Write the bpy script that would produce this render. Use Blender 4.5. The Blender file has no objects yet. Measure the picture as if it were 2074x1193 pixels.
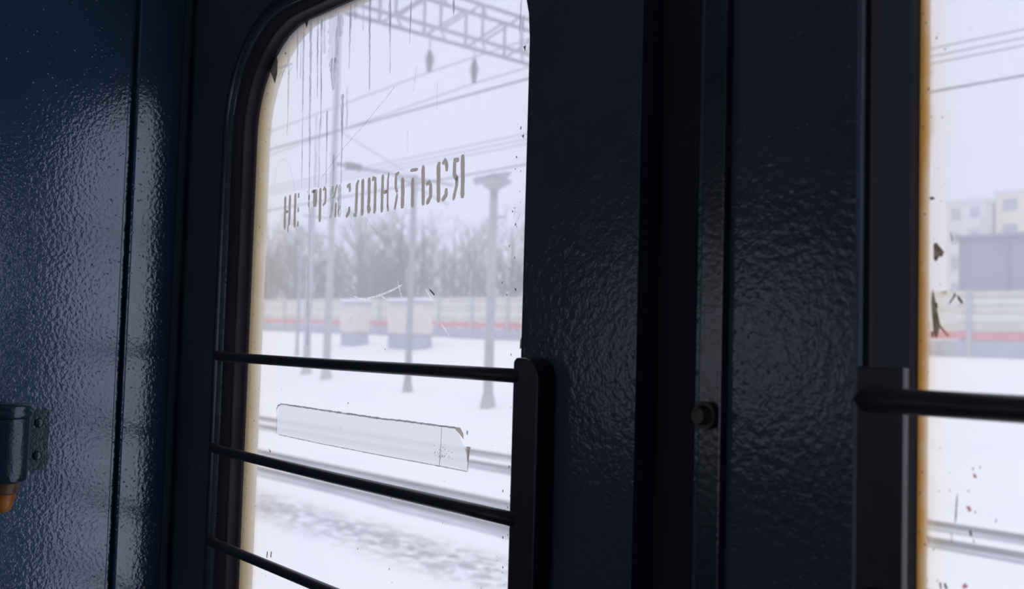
import bpy, bmesh, math, random
from mathutils import Vector, Matrix

random.seed(11)
SC = bpy.context.scene
COL = SC.collection

# ------------------------------------------------------------------ camera
cam_data = bpy.data.cameras.new('camera')
cam_data.sensor_width = 36.0
cam_data.lens = 34.72
cam_data.clip_start = 0.02
cam_data.clip_end = 900
cam_data.dof.use_dof = True
cam_data.dof.focus_distance = 0.92
cam_data.dof.aperture_fstop = 8.5
cam = bpy.data.objects.new('camera', cam_data)
COL.objects.link(cam)
R_ = Vector((0.6618, 0.7492, 0.0280)).normalized()
F_ = Vector((-0.7495, 0.6601, 0.0504)).normalized()
U_ = R_.cross(F_).normalized()
R_ = F_.cross(U_).normalized()
cam.matrix_world = Matrix(((R_.x, U_.x, -F_.x, 0.0), (R_.y, U_.y, -F_.y, -0.53), (R_.z, U_.z, -F_.z, 1.5), (0, 0, 0, 1)))
SC.camera = cam

# ------------------------------------------------------------------ overcast sky
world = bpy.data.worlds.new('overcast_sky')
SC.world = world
world.use_nodes = True
wn, wl = world.node_tree.nodes, world.node_tree.links
wn.clear()
w_out = wn.new('ShaderNodeOutputWorld')
w_bg = wn.new('ShaderNodeBackground')
w_tc = wn.new('ShaderNodeTexCoord')
w_sep = wn.new('ShaderNodeSeparateXYZ')
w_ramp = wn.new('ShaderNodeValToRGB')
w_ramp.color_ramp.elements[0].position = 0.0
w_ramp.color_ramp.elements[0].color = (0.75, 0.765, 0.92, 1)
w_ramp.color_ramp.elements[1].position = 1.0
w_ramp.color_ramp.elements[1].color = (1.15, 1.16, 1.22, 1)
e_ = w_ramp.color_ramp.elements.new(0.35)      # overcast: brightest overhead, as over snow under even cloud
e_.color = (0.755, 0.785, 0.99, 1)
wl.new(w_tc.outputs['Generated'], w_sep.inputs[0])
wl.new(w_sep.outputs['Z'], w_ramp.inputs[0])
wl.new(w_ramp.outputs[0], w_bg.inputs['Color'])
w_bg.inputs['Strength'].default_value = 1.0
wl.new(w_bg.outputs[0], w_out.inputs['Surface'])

vs = SC.view_settings
vs.view_transform = 'Standard'
vs.look = 'None'
vs.gamma = 1.0
vs.exposure = 0.0
vs.use_curve_mapping = False
SC.cycles.use_denoising = True
SC.cycles.max_bounces = 6
SC.cycles.diffuse_bounces = 4
SC.cycles.glossy_bounces = 3
SC.cycles.use_adaptive_sampling = True
SC.cycles.adaptive_threshold = 0.02
SC.cycles.transparent_max_bounces = 10
SC.cycles.caustics_reflective = False

# ------------------------------------------------------------------ data measured in metres on the panes (x along the door, z up)
LETTERS = [('Н', [([(-0.9835, 1.6566), (-0.983, 1.633), (-0.9826, 1.6198)], 5.0, 0), ([(-0.9713, 1.6571), (-0.9706, 1.6233)], 5.0, 0), ([(-0.9707, 1.6244), (-0.9715, 1.6149)], 2.6, 0), ([(-0.9774, 1.6387), (-0.9715, 1.6384)], 3.6, 0)]), ('Е', [([(-0.9612, 1.658), (-0.9605, 1.6204)], 5.0, 0), ([(-0.9523, 1.6572), (-0.9519, 1.652)], 5.5, 0), ([(-0.9518, 1.6414), (-0.9516, 1.6363)], 5.5, 0), ([(-0.951, 1.626), (-0.9508, 1.6205)], 5.5, 0)]), ('П', [([(-0.9315, 1.6533), (-0.9313, 1.6479)], 5.5, 0), ([(-0.9314, 1.6466), (-0.9316, 1.6402)], 4, 1), ([(-0.9187, 1.6579), (-0.9186, 1.6391)], 7, 0), ([(-0.9247, 1.6558), (-0.9181, 1.656)], 4, 0), ([(-0.9133, 1.6581), (-0.9142, 1.6387)], 3, 1), ([(-0.9316, 1.6577), (-0.9316, 1.6541)], 3, 1)]), ('Р', [([(-0.9086, 1.6584), (-0.9075, 1.6224)], 5.0, 0), ([(-0.9018, 1.6551), (-0.8989, 1.657), (-0.8963, 1.6554), (-0.8957, 1.647), (-0.896, 1.6418), (-0.9006, 1.6389)], 4, 0)]), ('И', [([(-0.8873, 1.6571), (-0.887, 1.64)], 2.6, 1), ([(-0.8827, 1.6576), (-0.8816, 1.6416), (-0.8833, 1.6314), (-0.8862, 1.6242)], 5, 1), ([(-0.8731, 1.6582), (-0.8756, 1.6523), (-0.8775, 1.6453)], 3, 0), ([(-0.8735, 1.6398), (-0.8736, 1.6242)], 4, 0), ([(-0.8688, 1.6577), (-0.8672, 1.624)], 3.5, 1), ([(-0.8638, 1.6577), (-0.8627, 1.6241)], 4.6, 1)]), ('С', [([(-0.8567, 1.6542), (-0.8513, 1.6562), (-0.8507, 1.6486)], 4.5, 0), ([(-0.8497, 1.6334), (-0.8505, 1.6277), (-0.8556, 1.6233)], 4.8, 0)]), ('Л', [([(-0.8347, 1.6589), (-0.838, 1.6545), (-0.8377, 1.6395), (-0.8379, 1.6241), (-0.8425, 1.6248)], 5, 0), ([(-0.8257, 1.6589), (-0.8253, 1.6384), (-0.8249, 1.6224)], 5.5, 0)]), ('О', [([(-0.816, 1.6594), (-0.8153, 1.6414), (-0.8154, 1.6316)], 5.4, 0), ([(-0.8156, 1.6321), (-0.8131, 1.627), (-0.8142, 1.6237)], 6.5, 0), ([(-0.8087, 1.6549), (-0.8076, 1.6579), (-0.8036, 1.6563), (-0.8031, 1.648), (-0.8026, 1.6261), (-0.8038, 1.6229)], 4.8, 0)]), ('Н', [([(-0.7924, 1.6597), (-0.7923, 1.6354), (-0.7921, 1.6229)], 4.8, 0), ([(-0.7809, 1.6601), (-0.7812, 1.6548)], 4.4, 0), ([(-0.7815, 1.6554), (-0.7811, 1.6343), (-0.7805, 1.6257)], 3.2, 0), ([(-0.779, 1.6282), (-0.7783, 1.6229)], 4.6, 0), ([(-0.7874, 1.6416), (-0.7807, 1.6419)], 4, 0)]), ('Я', [([(-0.7649, 1.659), (-0.77, 1.6569), (-0.7699, 1.6446), (-0.767, 1.6396)], 4.2, 0), ([(-0.7661, 1.6386), (-0.7677, 1.6307), (-0.7695, 1.6236)], 4, 0), ([(-0.7577, 1.653), (-0.7566, 1.6396), (-0.7564, 1.6237)], 5.8, 0)]), ('Т', [([(-0.7473, 1.6583), (-0.735, 1.6583)], 3.4, 0), ([(-0.7424, 1.6512), (-0.7413, 1.6236)], 5, 0)]), ('Ь', [([(-0.7271, 1.6609), (-0.7265, 1.647), (-0.7251, 1.6239)], 5.2, 0), ([(-0.7201, 1.6424), (-0.7157, 1.6441), (-0.7133, 1.6407), (-0.713, 1.6309), (-0.7187, 1.6243)], 4.8, 0)]), ('С', [([(-0.7024, 1.6611), (-0.7039, 1.6577), (-0.7032, 1.6445), (-0.7023, 1.6246)], 5.6, 0), ([(-0.6969, 1.6583), (-0.6928, 1.6612), (-0.6904, 1.6561), (-0.6902, 1.651)], 5, 0), ([(-0.6894, 1.6359), (-0.6896, 1.6301), (-0.6952, 1.6252)], 5, 0)]), ('Я', [([(-0.6743, 1.6596), (-0.6805, 1.6599), (-0.6805, 1.6478), (-0.676, 1.6416)], 5, 0), ([(-0.6752, 1.6453), (-0.676, 1.6369), (-0.6799, 1.6245)], 4.2, 0), ([(-0.6679, 1.6631), (-0.6668, 1.6453), (-0.6664, 1.6249)], 5.4, 0)])]
DRIPS = [((-0.972, 1.8472), (-0.9682, 1.785), 3, 0.6), ((-0.9919, 1.8461), (-0.9878, 1.7947), 3.5, 0.35), ((-0.9879, 1.7959), (-0.9856, 1.7258), 2.6, 0.85), ((-0.9578, 1.8467), (-0.949, 1.6624), 3, 0.7), ((-0.943, 1.8471), (-0.9311, 1.6346), 4, 0.6), ((-0.9283, 1.8464), (-0.9227, 1.7563), 3, 0.6), ((-0.9198, 1.8417), (-0.9129, 1.7203), 3, 0.75), ((-0.9233, 1.7372), (-0.9207, 1.6601), 4, 0.5), ((-0.9159, 1.7334), (-0.9135, 1.6593), 3, 0.4), ((-0.9013, 1.7395), (-0.8985, 1.6589), 2.6, 0.8), ((-0.897, 1.8459), (-0.8932, 1.7925), 14, 0.35), ((-0.8933, 1.7936), (-0.8909, 1.7597), 11, 0.6), ((-0.872, 1.7518), (-0.8685, 1.6588), 4, 0.6), ((-0.8639, 1.758), (-0.862, 1.7154), 3, 0.5), ((-0.8622, 1.8438), (-0.8613, 1.7754), 3.5, 0.6), ((-0.8272, 1.8393), (-0.8222, 1.7471), 3.5, 0.8), ((-0.839, 1.8422), (-0.838, 1.8117), 2.5, 0.5), ((-0.7911, 1.8304), (-0.7867, 1.7567), 3, 0.7), ((-0.7554, 1.8216), (-0.7562, 1.7792), 2.6, 0.7), ((-0.6898, 1.8053), (-0.6891, 1.7917), 2.6, 0.7), ((-0.8851, 1.6909), (-0.8836, 1.6563), 3.5, 0.7), ((-0.9638, 1.8398), (-0.9606, 1.7841), 2, 0.4), ((-0.9139, 1.8446), (-0.9118, 1.8016), 3, 0.4), ((-0.8885, 1.823), (-0.8869, 1.7861), 5, 0.35), ((-0.8817, 1.8371), (-0.882, 1.8137), 9, 0.35), ((-0.8521, 1.8454), (-0.8526, 1.8251), 5, 0.3), ((-0.5986, 1.7828), (-0.5999, 1.7543), 2, 0.7), ((-0.9291, 1.6344), (-0.9245, 1.4926), 4, 0.25), ((-0.5956, 1.7698), (-0.5964, 1.7576), 2, 0.5)]
MARK_POLYS = [[(-1.0218, 1.8315), (-1.0145, 1.814), (-1.0145, 1.7998), (-1.0194, 1.7893), (-1.0275, 1.8011), (-1.0366, 1.8103), (-1.0313, 1.8191)], [(-0.9557, 1.8468), (-0.9471, 1.8465), (-0.9518, 1.8382)], [(-0.5945, 1.7429), (-0.591, 1.7433), (-0.592, 1.7386)], [(-0.7135, 1.5485), (-0.7104, 1.5454), (-0.7043, 1.5413), (-0.7036, 1.5426), (-0.7089, 1.5462)], [(-0.9978, 1.8214), (-0.9955, 1.821), (-0.9954, 1.8187), (-0.9988, 1.8194)], [(-0.5933, 1.6694), (-0.5904, 1.6702), (-0.5908, 1.6666)], [(-0.9988, 1.3778), (-0.994, 1.375), (-0.9961, 1.3732)], [(-0.9939, 1.2659), (-0.9917, 1.2663), (-0.9922, 1.2593), (-0.9944, 1.2589)], [(-0.985, 1.2675), (-0.9828, 1.2678), (-0.9833, 1.2614), (-0.9856, 1.261)], [(-0.5883, 1.5031), (-0.5861, 1.5071), (-0.5863, 1.4972), (-0.5886, 1.4964)]]
MARK_LINES = [('d', 0.7, [(-1.0139, 1.8065), (-0.9798, 1.806)]), ('d', 0.7, [(-1.0114, 1.8049), (-0.9785, 1.8041)]), ('d', 0.8, [(-1.0118, 1.7959), (-1.0054, 1.802)]), ('d', 0.8, [(-1.0037, 1.7955), (-0.9985, 1.8013)]), ('d', 0.8, [(-0.9968, 1.7947), (-0.9928, 1.8013)]), ('d', 0.8, [(-0.99, 1.7946), (-0.9828, 1.8016)]), ('d', 0.8, [(-0.9845, 1.7958), (-0.9795, 1.8021)]), ('d', 0.45, [(-0.7776, 1.7426), (-0.8272, 1.7147), (-0.8662, 1.6952), (-0.9091, 1.6683)]), ('w', 0.9, [(-0.8366, 1.5432), (-0.8266, 1.5406), (-0.816, 1.5399), (-0.7905, 1.5433), (-0.7701, 1.5476), (-0.7543, 1.5523)]), ('w', 0.7, [(-0.7617, 1.5557), (-0.7544, 1.5399)]), ('w', 0.8, [(-0.7179, 1.5477), (-0.7077, 1.5373)]), ('w', 0.6, [(-0.7905, 1.5433), (-0.7802, 1.5394)]), ('w', 0.6, [(-0.6936, 1.5167), (-0.681, 1.506)]), ('d', 0.3, [(-1.0115, 1.6664), (-1.0076, 1.6885), (-0.9992, 1.6987), (-0.9891, 1.6991), (-0.9759, 1.6876), (-0.9671, 1.6729), (-0.9625, 1.6561)]), ('d', 0.5, [(-0.5976, 1.612), (-0.5998, 1.6066), (-0.6002, 1.6034)]), ('d', 0.4, [(-0.5925, 1.606), (-0.5947, 1.6009)]), ('d', 0.3, [(-0.754, 1.6981), (-0.7527, 1.6756)]), ('d', 0.25, [(-0.8212, 1.6207), (-0.7957, 1.6005)]), ('d', 0.3, [(-0.8455, 1.6226), (-0.8506, 1.603)]), ('d', 0.3, [(-0.8985, 1.6594), (-0.9186, 1.6599)]), ('d', 0.3, [(-0.8965, 1.6592), (-0.8827, 1.6572)]), ('d', 0.4, [(-0.7423, 1.7567), (-0.7442, 1.7487), (-0.7473, 1.7329)]), ('d', 0.35, [(-0.7101, 1.7354), (-0.7096, 1.7105)])]
MARK_POLYS_2 = [('b', [(-0.252, 1.5614), (-0.2503, 1.5621), (-0.2459, 1.5565), (-0.2473, 1.5538), (-0.2486, 1.5544), (-0.2505, 1.5513), (-0.2519, 1.5532)]), ('b', [(-0.2523, 1.5367), (-0.2507, 1.531), (-0.249, 1.5219), (-0.2478, 1.5165), (-0.2497, 1.5098), (-0.2514, 1.5111), (-0.2525, 1.5219), (-0.2531, 1.53)]), ('b', [(-0.253, 1.5132), (-0.2519, 1.5138), (-0.2516, 1.51), (-0.2527, 1.5103)]), ('b', [(-0.2512, 1.5286), (-0.2496, 1.5294), (-0.2493, 1.5262), (-0.2506, 1.5256)]), ('r', [(-0.2489, 1.5178), (-0.2473, 1.5165), (-0.243, 1.5112), (-0.2438, 1.5104), (-0.2481, 1.5149)]), ('y', [(-0.248, 1.5347), (-0.2444, 1.5357), (-0.2439, 1.5347), (-0.2461, 1.5334)]), ('d', [(-0.2391, 1.5332), (-0.2375, 1.5321), (-0.2356, 1.5292), (-0.2364, 1.5279), (-0.2383, 1.5306)]), ('d', [(-0.2402, 1.5346), (-0.2394, 1.533), (-0.2433, 1.5277), (-0.2431, 1.5293), (-0.2412, 1.5322)]), ('d', [(-0.2425, 1.5678), (-0.2414, 1.5624), (-0.2419, 1.5621), (-0.2427, 1.5667)]), ('d', [(-0.2546, 1.5872), (-0.2524, 1.5876), (-0.2513, 1.5861), (-0.2535, 1.5855)]), ('r', [(-0.2303, 1.4393), (-0.2285, 1.4388), (-0.228, 1.437), (-0.2295, 1.4369)]), ('r', [(-0.2338, 1.4214), (-0.2318, 1.4222), (-0.2307, 1.4198), (-0.232, 1.4188)]), ('d', [(-0.2306, 1.4414), (-0.2295, 1.4428), (-0.23, 1.4406)]), ('d', [(-0.227, 1.4436), (-0.2257, 1.4427), (-0.2265, 1.4421)]), ('d', [(-0.232, 1.4096), (-0.2307, 1.4093), (-0.2304, 1.4067), (-0.2314, 1.4063)]), ('d', [(-0.2301, 1.4055), (-0.2289, 1.4037), (-0.2294, 1.4028)]), ('r', [(-0.2357, 1.3797), (-0.2339, 1.3818), (-0.2321, 1.3801), (-0.2344, 1.3784)]), ('d', [(-0.2478, 1.3791), (-0.2467, 1.3796), (-0.2462, 1.376), (-0.247, 1.3759)]), ('d', [(-0.2454, 1.379), (-0.2441, 1.3796), (-0.243, 1.3767), (-0.2443, 1.3764)]), ('d', [(-0.2184, 1.4172), (-0.2179, 1.4173), (-0.2181, 1.4155), (-0.2186, 1.4154)]), ('d', [(-0.2294, 1.4197), (-0.2282, 1.4196), (-0.2287, 1.4183)]), ('d', [(-0.2486, 1.428), (-0.2476, 1.4276), (-0.2484, 1.427)]), ('d', [(-0.2328, 1.4303), (-0.2318, 1.4299), (-0.2326, 1.429)])]
MARK_LINES_2 = [('d', 0.5, [(-0.2383, 1.4275), (-0.239, 1.4157), (-0.2395, 1.4118)]), ('d', 0.5, [(-0.2413, 1.4063), (-0.241, 1.4017)])]
STRIP = {'film': [(-0.9791, 1.4258), (-0.9716, 1.4284), (-0.8443, 1.4282), (-0.7589, 1.4274), (-0.6841, 1.4279), (-0.6695, 1.4282), (-0.6603, 1.4214), (-0.6524, 1.4097), (-0.6481, 1.4027), (-0.6483, 1.3928), (-0.6823, 1.3927), (-0.773, 1.3932), (-0.8794, 1.3938), (-0.9689, 1.395), (-0.98, 1.3952)], 'top': [(-0.9822, 1.4219), (-0.9791, 1.4258), (-0.9716, 1.4284), (-0.9015, 1.4278), (-0.8442, 1.4273), (-0.7669, 1.4268), (-0.7589, 1.4274), (-0.684, 1.4275), (-0.6668, 1.4276)], 'bottom': [(-0.9766, 1.3949), (-0.9612, 1.3947), (-0.8794, 1.3934), (-0.773, 1.3928), (-0.6823, 1.3927), (-0.6489, 1.3923)], 'left': [(-0.9813, 1.4246), (-0.9799, 1.3946)], 'fold': [(-0.6854, 1.4274), (-0.686, 1.4115), (-0.6872, 1.3926)], 'right': [(-0.6473, 1.4131), (-0.6475, 1.4028), (-0.6483, 1.3924)], 'flap1': [(-0.6695, 1.4282), (-0.6593, 1.4282), (-0.6551, 1.4235), (-0.6542, 1.4186), (-0.659, 1.422)], 'flap2': [(-0.6506, 1.4132), (-0.6447, 1.4133), (-0.6468, 1.4036), (-0.6486, 1.3993)], 'tick': [(-0.6512, 1.4268), (-0.6492, 1.4261), (-0.6497, 1.4224), (-0.6518, 1.4238)]}


# ------------------------------------------------------------------ materials
def new_mat(name):
    m = bpy.data.materials.new(name)
    m.use_nodes = True
    n = m.node_tree.nodes
    n.clear()
    return m, n, m.node_tree.links, n.new('ShaderNodeOutputMaterial')

def noise(n, l, scale, detail=2.0, rough=0.5, stretch=None):
    t = n.new('ShaderNodeTexNoise')
    t.inputs['Scale'].default_value = scale
    t.inputs['Detail'].default_value = detail
    t.inputs['Roughness'].default_value = rough
    tc = n.new('ShaderNodeTexCoord')
    if stretch:
        mp = n.new('ShaderNodeMapping')
        mp.inputs['Scale'].default_value = stretch
        l.new(tc.outputs['Object'], mp.inputs[0])
        l.new(mp.outputs[0], t.inputs['Vector'])
    else:
        l.new(tc.outputs['Object'], t.inputs['Vector'])
    return t

def ramp(n, l, src, stops):
    r = n.new('ShaderNodeValToRGB')
    e = r.color_ramp.elements
    while len(e) < len(stops):
        e.new(0.5)
    for k, (p, c) in enumerate(stops):
        e[k].position = p
        e[k].color = (c[0], c[1], c[2], 1) if not isinstance(c, float) else (c, c, c, 1)
    l.new(src, r.inputs[0])
    return r

def mat(name, c1, c2=None, rough=0.6, scale=8.0, bump=0.0, bscale=60.0, bdist=0.002, ior=1.5, stretch=None, metal=0.0, lo=0.35, hi=0.65, rough2=None):
    m, n, l, o = new_mat(name)
    b = n.new('ShaderNodeBsdfPrincipled')
    b.inputs['Roughness'].default_value = rough
    b.inputs['IOR'].default_value = ior
    b.inputs['Metallic'].default_value = metal
    t = noise(n, l, scale, 2.0, 0.55, stretch)
    r = ramp(n, l, t.outputs['Fac'], [(lo, c1), (hi, c2 or c1)])
    l.new(r.outputs[0], b.inputs['Base Color'])
    if rough2 is not None:
        rr = ramp(n, l, t.outputs['Fac'], [(lo, float(rough)), (hi, float(rough2))])
        l.new(rr.outputs[0], b.inputs['Roughness'])
    if bump:
        t2 = noise(n, l, bscale, 3.0, 0.5)
        bp = n.new('ShaderNodeBump')
        bp.inputs['Strength'].default_value = bump
        bp.inputs['Distance'].default_value = bdist
        l.new(t2.outputs['Fac'], bp.inputs['Height'])
        l.new(bp.outputs[0], b.inputs['Normal'])
    l.new(b.outputs[0], o.inputs['Surface'])
    return m

def enamel(name, c1, c2, rough, b_fine, b_coarse, ior):
    """thick glossy oil paint with orange-peel relief and pin holes"""
    m, n, l, o = new_mat(name)
    b = n.new('ShaderNodeBsdfPrincipled')
    b.inputs['IOR'].default_value = ior
    b.inputs['Specular Tint'].default_value = (0.84, 0.93, 1.0, 1)
    b.inputs['Roughness'].default_value = rough
    t = noise(n, l, 9.0, 3.0)
    r = ramp(n, l, t.outputs['Fac'], [(0.35, c1), (0.65, c2)])
    l.new(r.outputs[0], b.inputs['Base Color'])
    t1 = noise(n, l, 230.0, 1.5, 0.5)
    t2 = noise(n, l, 620.0, 1.0, 0.5)
    t3 = n.new('ShaderNodeTexVoronoi')
    t3.inputs['Scale'].default_value = 130.0
    tc = n.new('ShaderNodeTexCoord')
    l.new(tc.outputs['Object'], t3.inputs['Vector'])
    pit = ramp(n, l, t3.outputs['Distance'], [(0.05, 0.0), (0.17, 1.0)])
    bp = n.new('ShaderNodeBump')
    bp.inputs['Strength'].default_value = b_coarse
    bp.inputs['Distance'].default_value = 0.0008
    l.new(t1.outputs['Fac'], bp.inputs['Height'])
    bq = n.new('ShaderNodeBump')
    bq.inputs['Strength'].default_value = b_fine
    bq.inputs['Distance'].default_value = 0.0005
    l.new(t2.outputs['Fac'], bq.inputs['Height'])
    l.new(bp.outputs[0], bq.inputs['Normal'])
    br = n.new('ShaderNodeBump')
    br.inputs['Strength'].default_value = 0.5
    br.inputs['Distance'].default_value = 0.0006
    l.new(pit.outputs[0], br.inputs['Height'])
    l.new(bq.outputs[0], br.inputs['Normal'])
    l.new(br.outputs[0], b.inputs['Normal'])
    l.new(b.outputs[0], o.inputs['Surface'])
    return m

def film(name, colour, veil, scale=6.0, vary=0.0, stretch=None, edge=None, gloss=0.0, edge_col=(0.9, 0.83, 0.68), edge_amt=0.6, detail=2.0, rim_col=None, wob=0.06):
    """dirty see-through sheet: clear part + a scattering film of dirt, on the door panes also standing in for outdoor haze"""
    m, n, l, o = new_mat(name)
    tr = n.new('ShaderNodeBsdfTransparent')
    tl = n.new('ShaderNodeBsdfTranslucent')
    tl.inputs['Color'].default_value = (*colour, 1)
    t = noise(n, l, scale, detail, 0.6, stretch)
    mr = n.new('ShaderNodeMapRange')
    mr.inputs['From Min'].default_value = 0.3
    mr.inputs['From Max'].default_value = 0.7
    mr.inputs['To Min'].default_value = max(0, veil - vary)
    mr.inputs['To Max'].default_value = min(1, veil + vary)
    l.new(t.outputs['Fac'], mr.inputs[0])
    fac = mr.outputs[0]
    if edge:
        # grime collected along the frame: distance from the pane's left edge, roughened by noise
        tc = n.new('ShaderNodeTexCoord')
        sp = n.new('ShaderNodeSeparateXYZ')
        l.new(tc.outputs['Object'], sp.inputs[0])
        tn = noise(n, l, 14.0, 3.0, 0.65)
        ad = n.new('ShaderNodeMath'); ad.operation = 'MULTIPLY_ADD'
        l.new(tn.outputs['Fac'], ad.inputs[0]); ad.inputs[1].default_value = -wob; l.new(sp.outputs['X'], ad.inputs[2])
        me = n.new('ShaderNodeMapRange')
        me.interpolation_type = 'SMOOTHSTEP'
        me.inputs['From Min'].default_value = edge[0] - wob / 2
        me.inputs['From Max'].default_value = edge[1] - wob / 2
        me.inputs['To Min'].default_value = 1.0
        me.inputs['To Max'].default_value = 0.0
        l.new(ad.outputs[0], me.inputs[0])
        mm = n.new('ShaderNodeMath'); mm.operation = 'MULTIPLY'
        l.new(me.outputs[0], mm.inputs[0]); mm.inputs[1].default_value = edge_amt
        mx = n.new('ShaderNodeMath'); mx.operation = 'MAXIMUM'
        l.new(mm.outputs[0], mx.inputs[0]); l.new(fac, mx.inputs[1])
        fac = mx.outputs[0]
        mc = ramp(n, l, me.outputs[0], [(0.0, colour), (0.45, edge_col), (0.74, edge_col), (0.97, rim_col or edge_col)])
        l.new(mc.outputs[0], tl.inputs['Color'])
    mix = n.new('ShaderNodeMixShader')
    l.new(fac, mix.inputs[0])
    l.new(tr.outputs[0], mix.inputs[1])
    l.new(tl.outputs[0], mix.inputs[2])
    last = mix
    if gloss:
        gl = n.new('ShaderNodeBsdfGlossy')
        gl.inputs['Roughness'].default_value = 0.03
        fw = n.new('ShaderNodeLayerWeight'); fw.inputs['Blend'].default_value = 0.5
        fr = n.new('ShaderNodeMath'); fr.operation = 'POWER'; fr.inputs[1].default_value = 5.0
        l.new(fw.outputs['Facing'], fr.inputs[0])
        g2 = n.new('ShaderNodeMath'); g2.operation = 'MULTIPLY'; g2.inputs[1].default_value = gloss
        l.new(fr.outputs[0], g2.inputs[0])
        last = n.new('ShaderNodeMixShader')
        l.new(g2.outputs[0], last.inputs[0]); l.new(mix.outputs[0], last.inputs[1]); l.new(gl.outputs[0], last.inputs[2])
    l.new(last.outputs[0], o.inputs['Surface'])
    return m

M = {}
M['wall_paint'] = enamel('blue_wall_enamel', (0.045, 0.105, 0.200), (0.055, 0.125, 0.235), 0.10, 0.12, 0.42, 2.3)
M['door_paint'] = enamel('dark_blue_door_enamel', (0.095, 0.125, 0.172), (0.112, 0.146, 0.200), 0.15, 0.15, 0.55, 1.55)
M['frame_paint'] = mat('dark_moulding_paint', (0.030, 0.036, 0.055), (0.040, 0.047, 0.070), 0.22, 30, 0.3, 240, 0.0006, ior=1.7)
M['bar_paint'] = mat('guard_bar_paint', (0.045, 0.040, 0.055), (0.062, 0.055, 0.072), 0.38, 40, 0.3, 300, 0.0006)
M['rubber'] = mat('black_rubber', (0.013, 0.015, 0.022), (0.020, 0.022, 0.031), 0.75, 20)
M['strip_paint'] = mat('strip_paint', (0.040, 0.048, 0.075), (0.060, 0.068, 0.100), 0.22, 35, 0.35, 260, 0.0007, ior=1.8)
M['bolt'] = mat('worn_bolt_head', (0.06, 0.05, 0.04), (0.13, 0.11, 0.09), 0.4, 90, metal=0.5)
def sealant(name, dark, mid, pale, y0, y1, wob):
    """old putty in the outer reveal, rust-stained where it meets the glass"""
    m, n, l, o = new_mat(name)
    b = n.new('ShaderNodeBsdfPrincipled'); b.inputs['Roughness'].default_value = 0.75
    tc = n.new('ShaderNodeTexCoord'); sp = n.new('ShaderNodeSeparateXYZ')
    l.new(tc.outputs['Object'], sp.inputs[0])
    t = noise(n, l, 22.0, 5.0, 0.65, (1, 1, 0.5))
    t2 = noise(n, l, 2.3, 2.0, 0.5)
    mr = n.new('ShaderNodeMapRange')
    mr.inputs['From Min'].default_value = y0; mr.inputs['From Max'].default_value = y1
    mr.clamp = False
    l.new(sp.outputs['Y'], mr.inputs[0])
    ad = n.new('ShaderNodeMath'); ad.operation = 'MULTIPLY_ADD'; ad.inputs[1].default_value = wob
    l.new(t.outputs['Fac'], ad.inputs[0]); l.new(mr.outputs[0], ad.inputs[2])
    a2 = n.new('ShaderNodeMath'); a2.operation = 'MULTIPLY_ADD'; a2.inputs[1].default_value = wob * 1.2
    l.new(t2.outputs['Fac'], a2.inputs[0]); l.new(ad.outputs[0], a2.inputs[2])
    sb = n.new('ShaderNodeMath'); sb.operation = 'SUBTRACT'; sb.inputs[1].default_value = wob * 1.1
    l.new(a2.outputs[0], sb.inputs[0])
    r = ramp(n, l, sb.outputs[0], [(0.0, dark), (0.45, mid), (1.0, pale)])
    l.new(r.outputs[0], b.inputs['Base Color'])
    l.new(b.outputs[0], o.inputs['Surface'])
    return m
M['seal_pale'] = sealant('yellowed_sealant', (0.24, 0.14, 0.03), (0.56, 0.43, 0.20), (0.82, 0.77, 0.66), 0.009, 0.0238, 0.6)
M['seal_rust'] = sealant('rust_stained_sealant', (0.16, 0.05, 0.004), (0.56, 0.27, 0.03), (0.88, 0.70, 0.36), 0.009, 0.0238, 0.8)
M['pane_1'] = film('dirty_hazed_glass_near_lettering', (0.96, 0.965, 1.0), 0.40, 5.0, 0.05, edge=(-0.266, -0.13), gloss=0.6, edge_col=(0.99, 0.955, 0.88), edge_amt=0.60, rim_col=(0.62, 0.50, 0.30), wob=0.03)  # veil is dirt on the glass and also stands in for outdoor haze
M['pane_2'] = film('dirty_hazed_glass_rusty_edge', (0.95, 0.96, 1.0), 0.42, 9.0, 0.07, edge=(-0.2625, -0.236), gloss=0.6, edge_col=(1.0, 0.93, 0.74), edge_amt=0.75, rim_col=(0.62, 0.31, 0.06), wob=0.012)  # dirt film, its even veil doubling as haze over the view outside
M['letter'] = film('stencil_paint', (0.36, 0.315, 0.265), 0.96, 60, 0.03)
M['letter_worn'] = film('stencil_paint_worn', (0.33, 0.30, 0.27), 0.62, 320, 0.55, stretch=(1, 1, 0.5))
M['drip'] = film('dried_drip', (0.33, 0.34, 0.39), 0.58, 150, 0.40, stretch=(3, 1, 0.3))
M['drip_faint'] = film('dried_drip_faint', (0.42, 0.43, 0.48), 0.32, 150, 0.25, stretch=(3, 1, 0.3))
M['grime'] = film('dark_grime', (0.045, 0.040, 0.036), 0.95, 400, 0.05)
M['grime_brown'] = film('brown_grime', (0.10, 0.07, 0.04), 0.93, 300, 0.1)
M['grime_red'] = film('red_paint_fleck', (0.42, 0.16, 0.16), 0.9, 300, 0.1)
M['grime_yellow'] = film('yellow_paint_fleck', (0.55, 0.50, 0.30), 0.8, 300, 0.1)
M['scratch_dark'] = film('scratch_dark', (0.35, 0.36, 0.42), 0.42, 200, 0.25)
M['scratch_white'] = film('scratch_white', (1.0, 1.0, 1.0), 0.6, 200, 0.3)
M['strip_film'] = film('adhesive_film', (0.90, 0.89, 0.90), 0.86, 16, 0.04, stretch=(0.5, 1, 2))
M['strip_edge'] = film('adhesive_edge', (0.18, 0.17, 0.18), 0.8, 90, 0.15)
M['strip_flap'] = film('adhesive_flap', (0.34, 0.30, 0.22), 0.9, 60, 0.1)
M['clear'] = film('saloon_glass', (0.9, 0.92, 0.95), 0.08, 5, 0.03)
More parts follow.
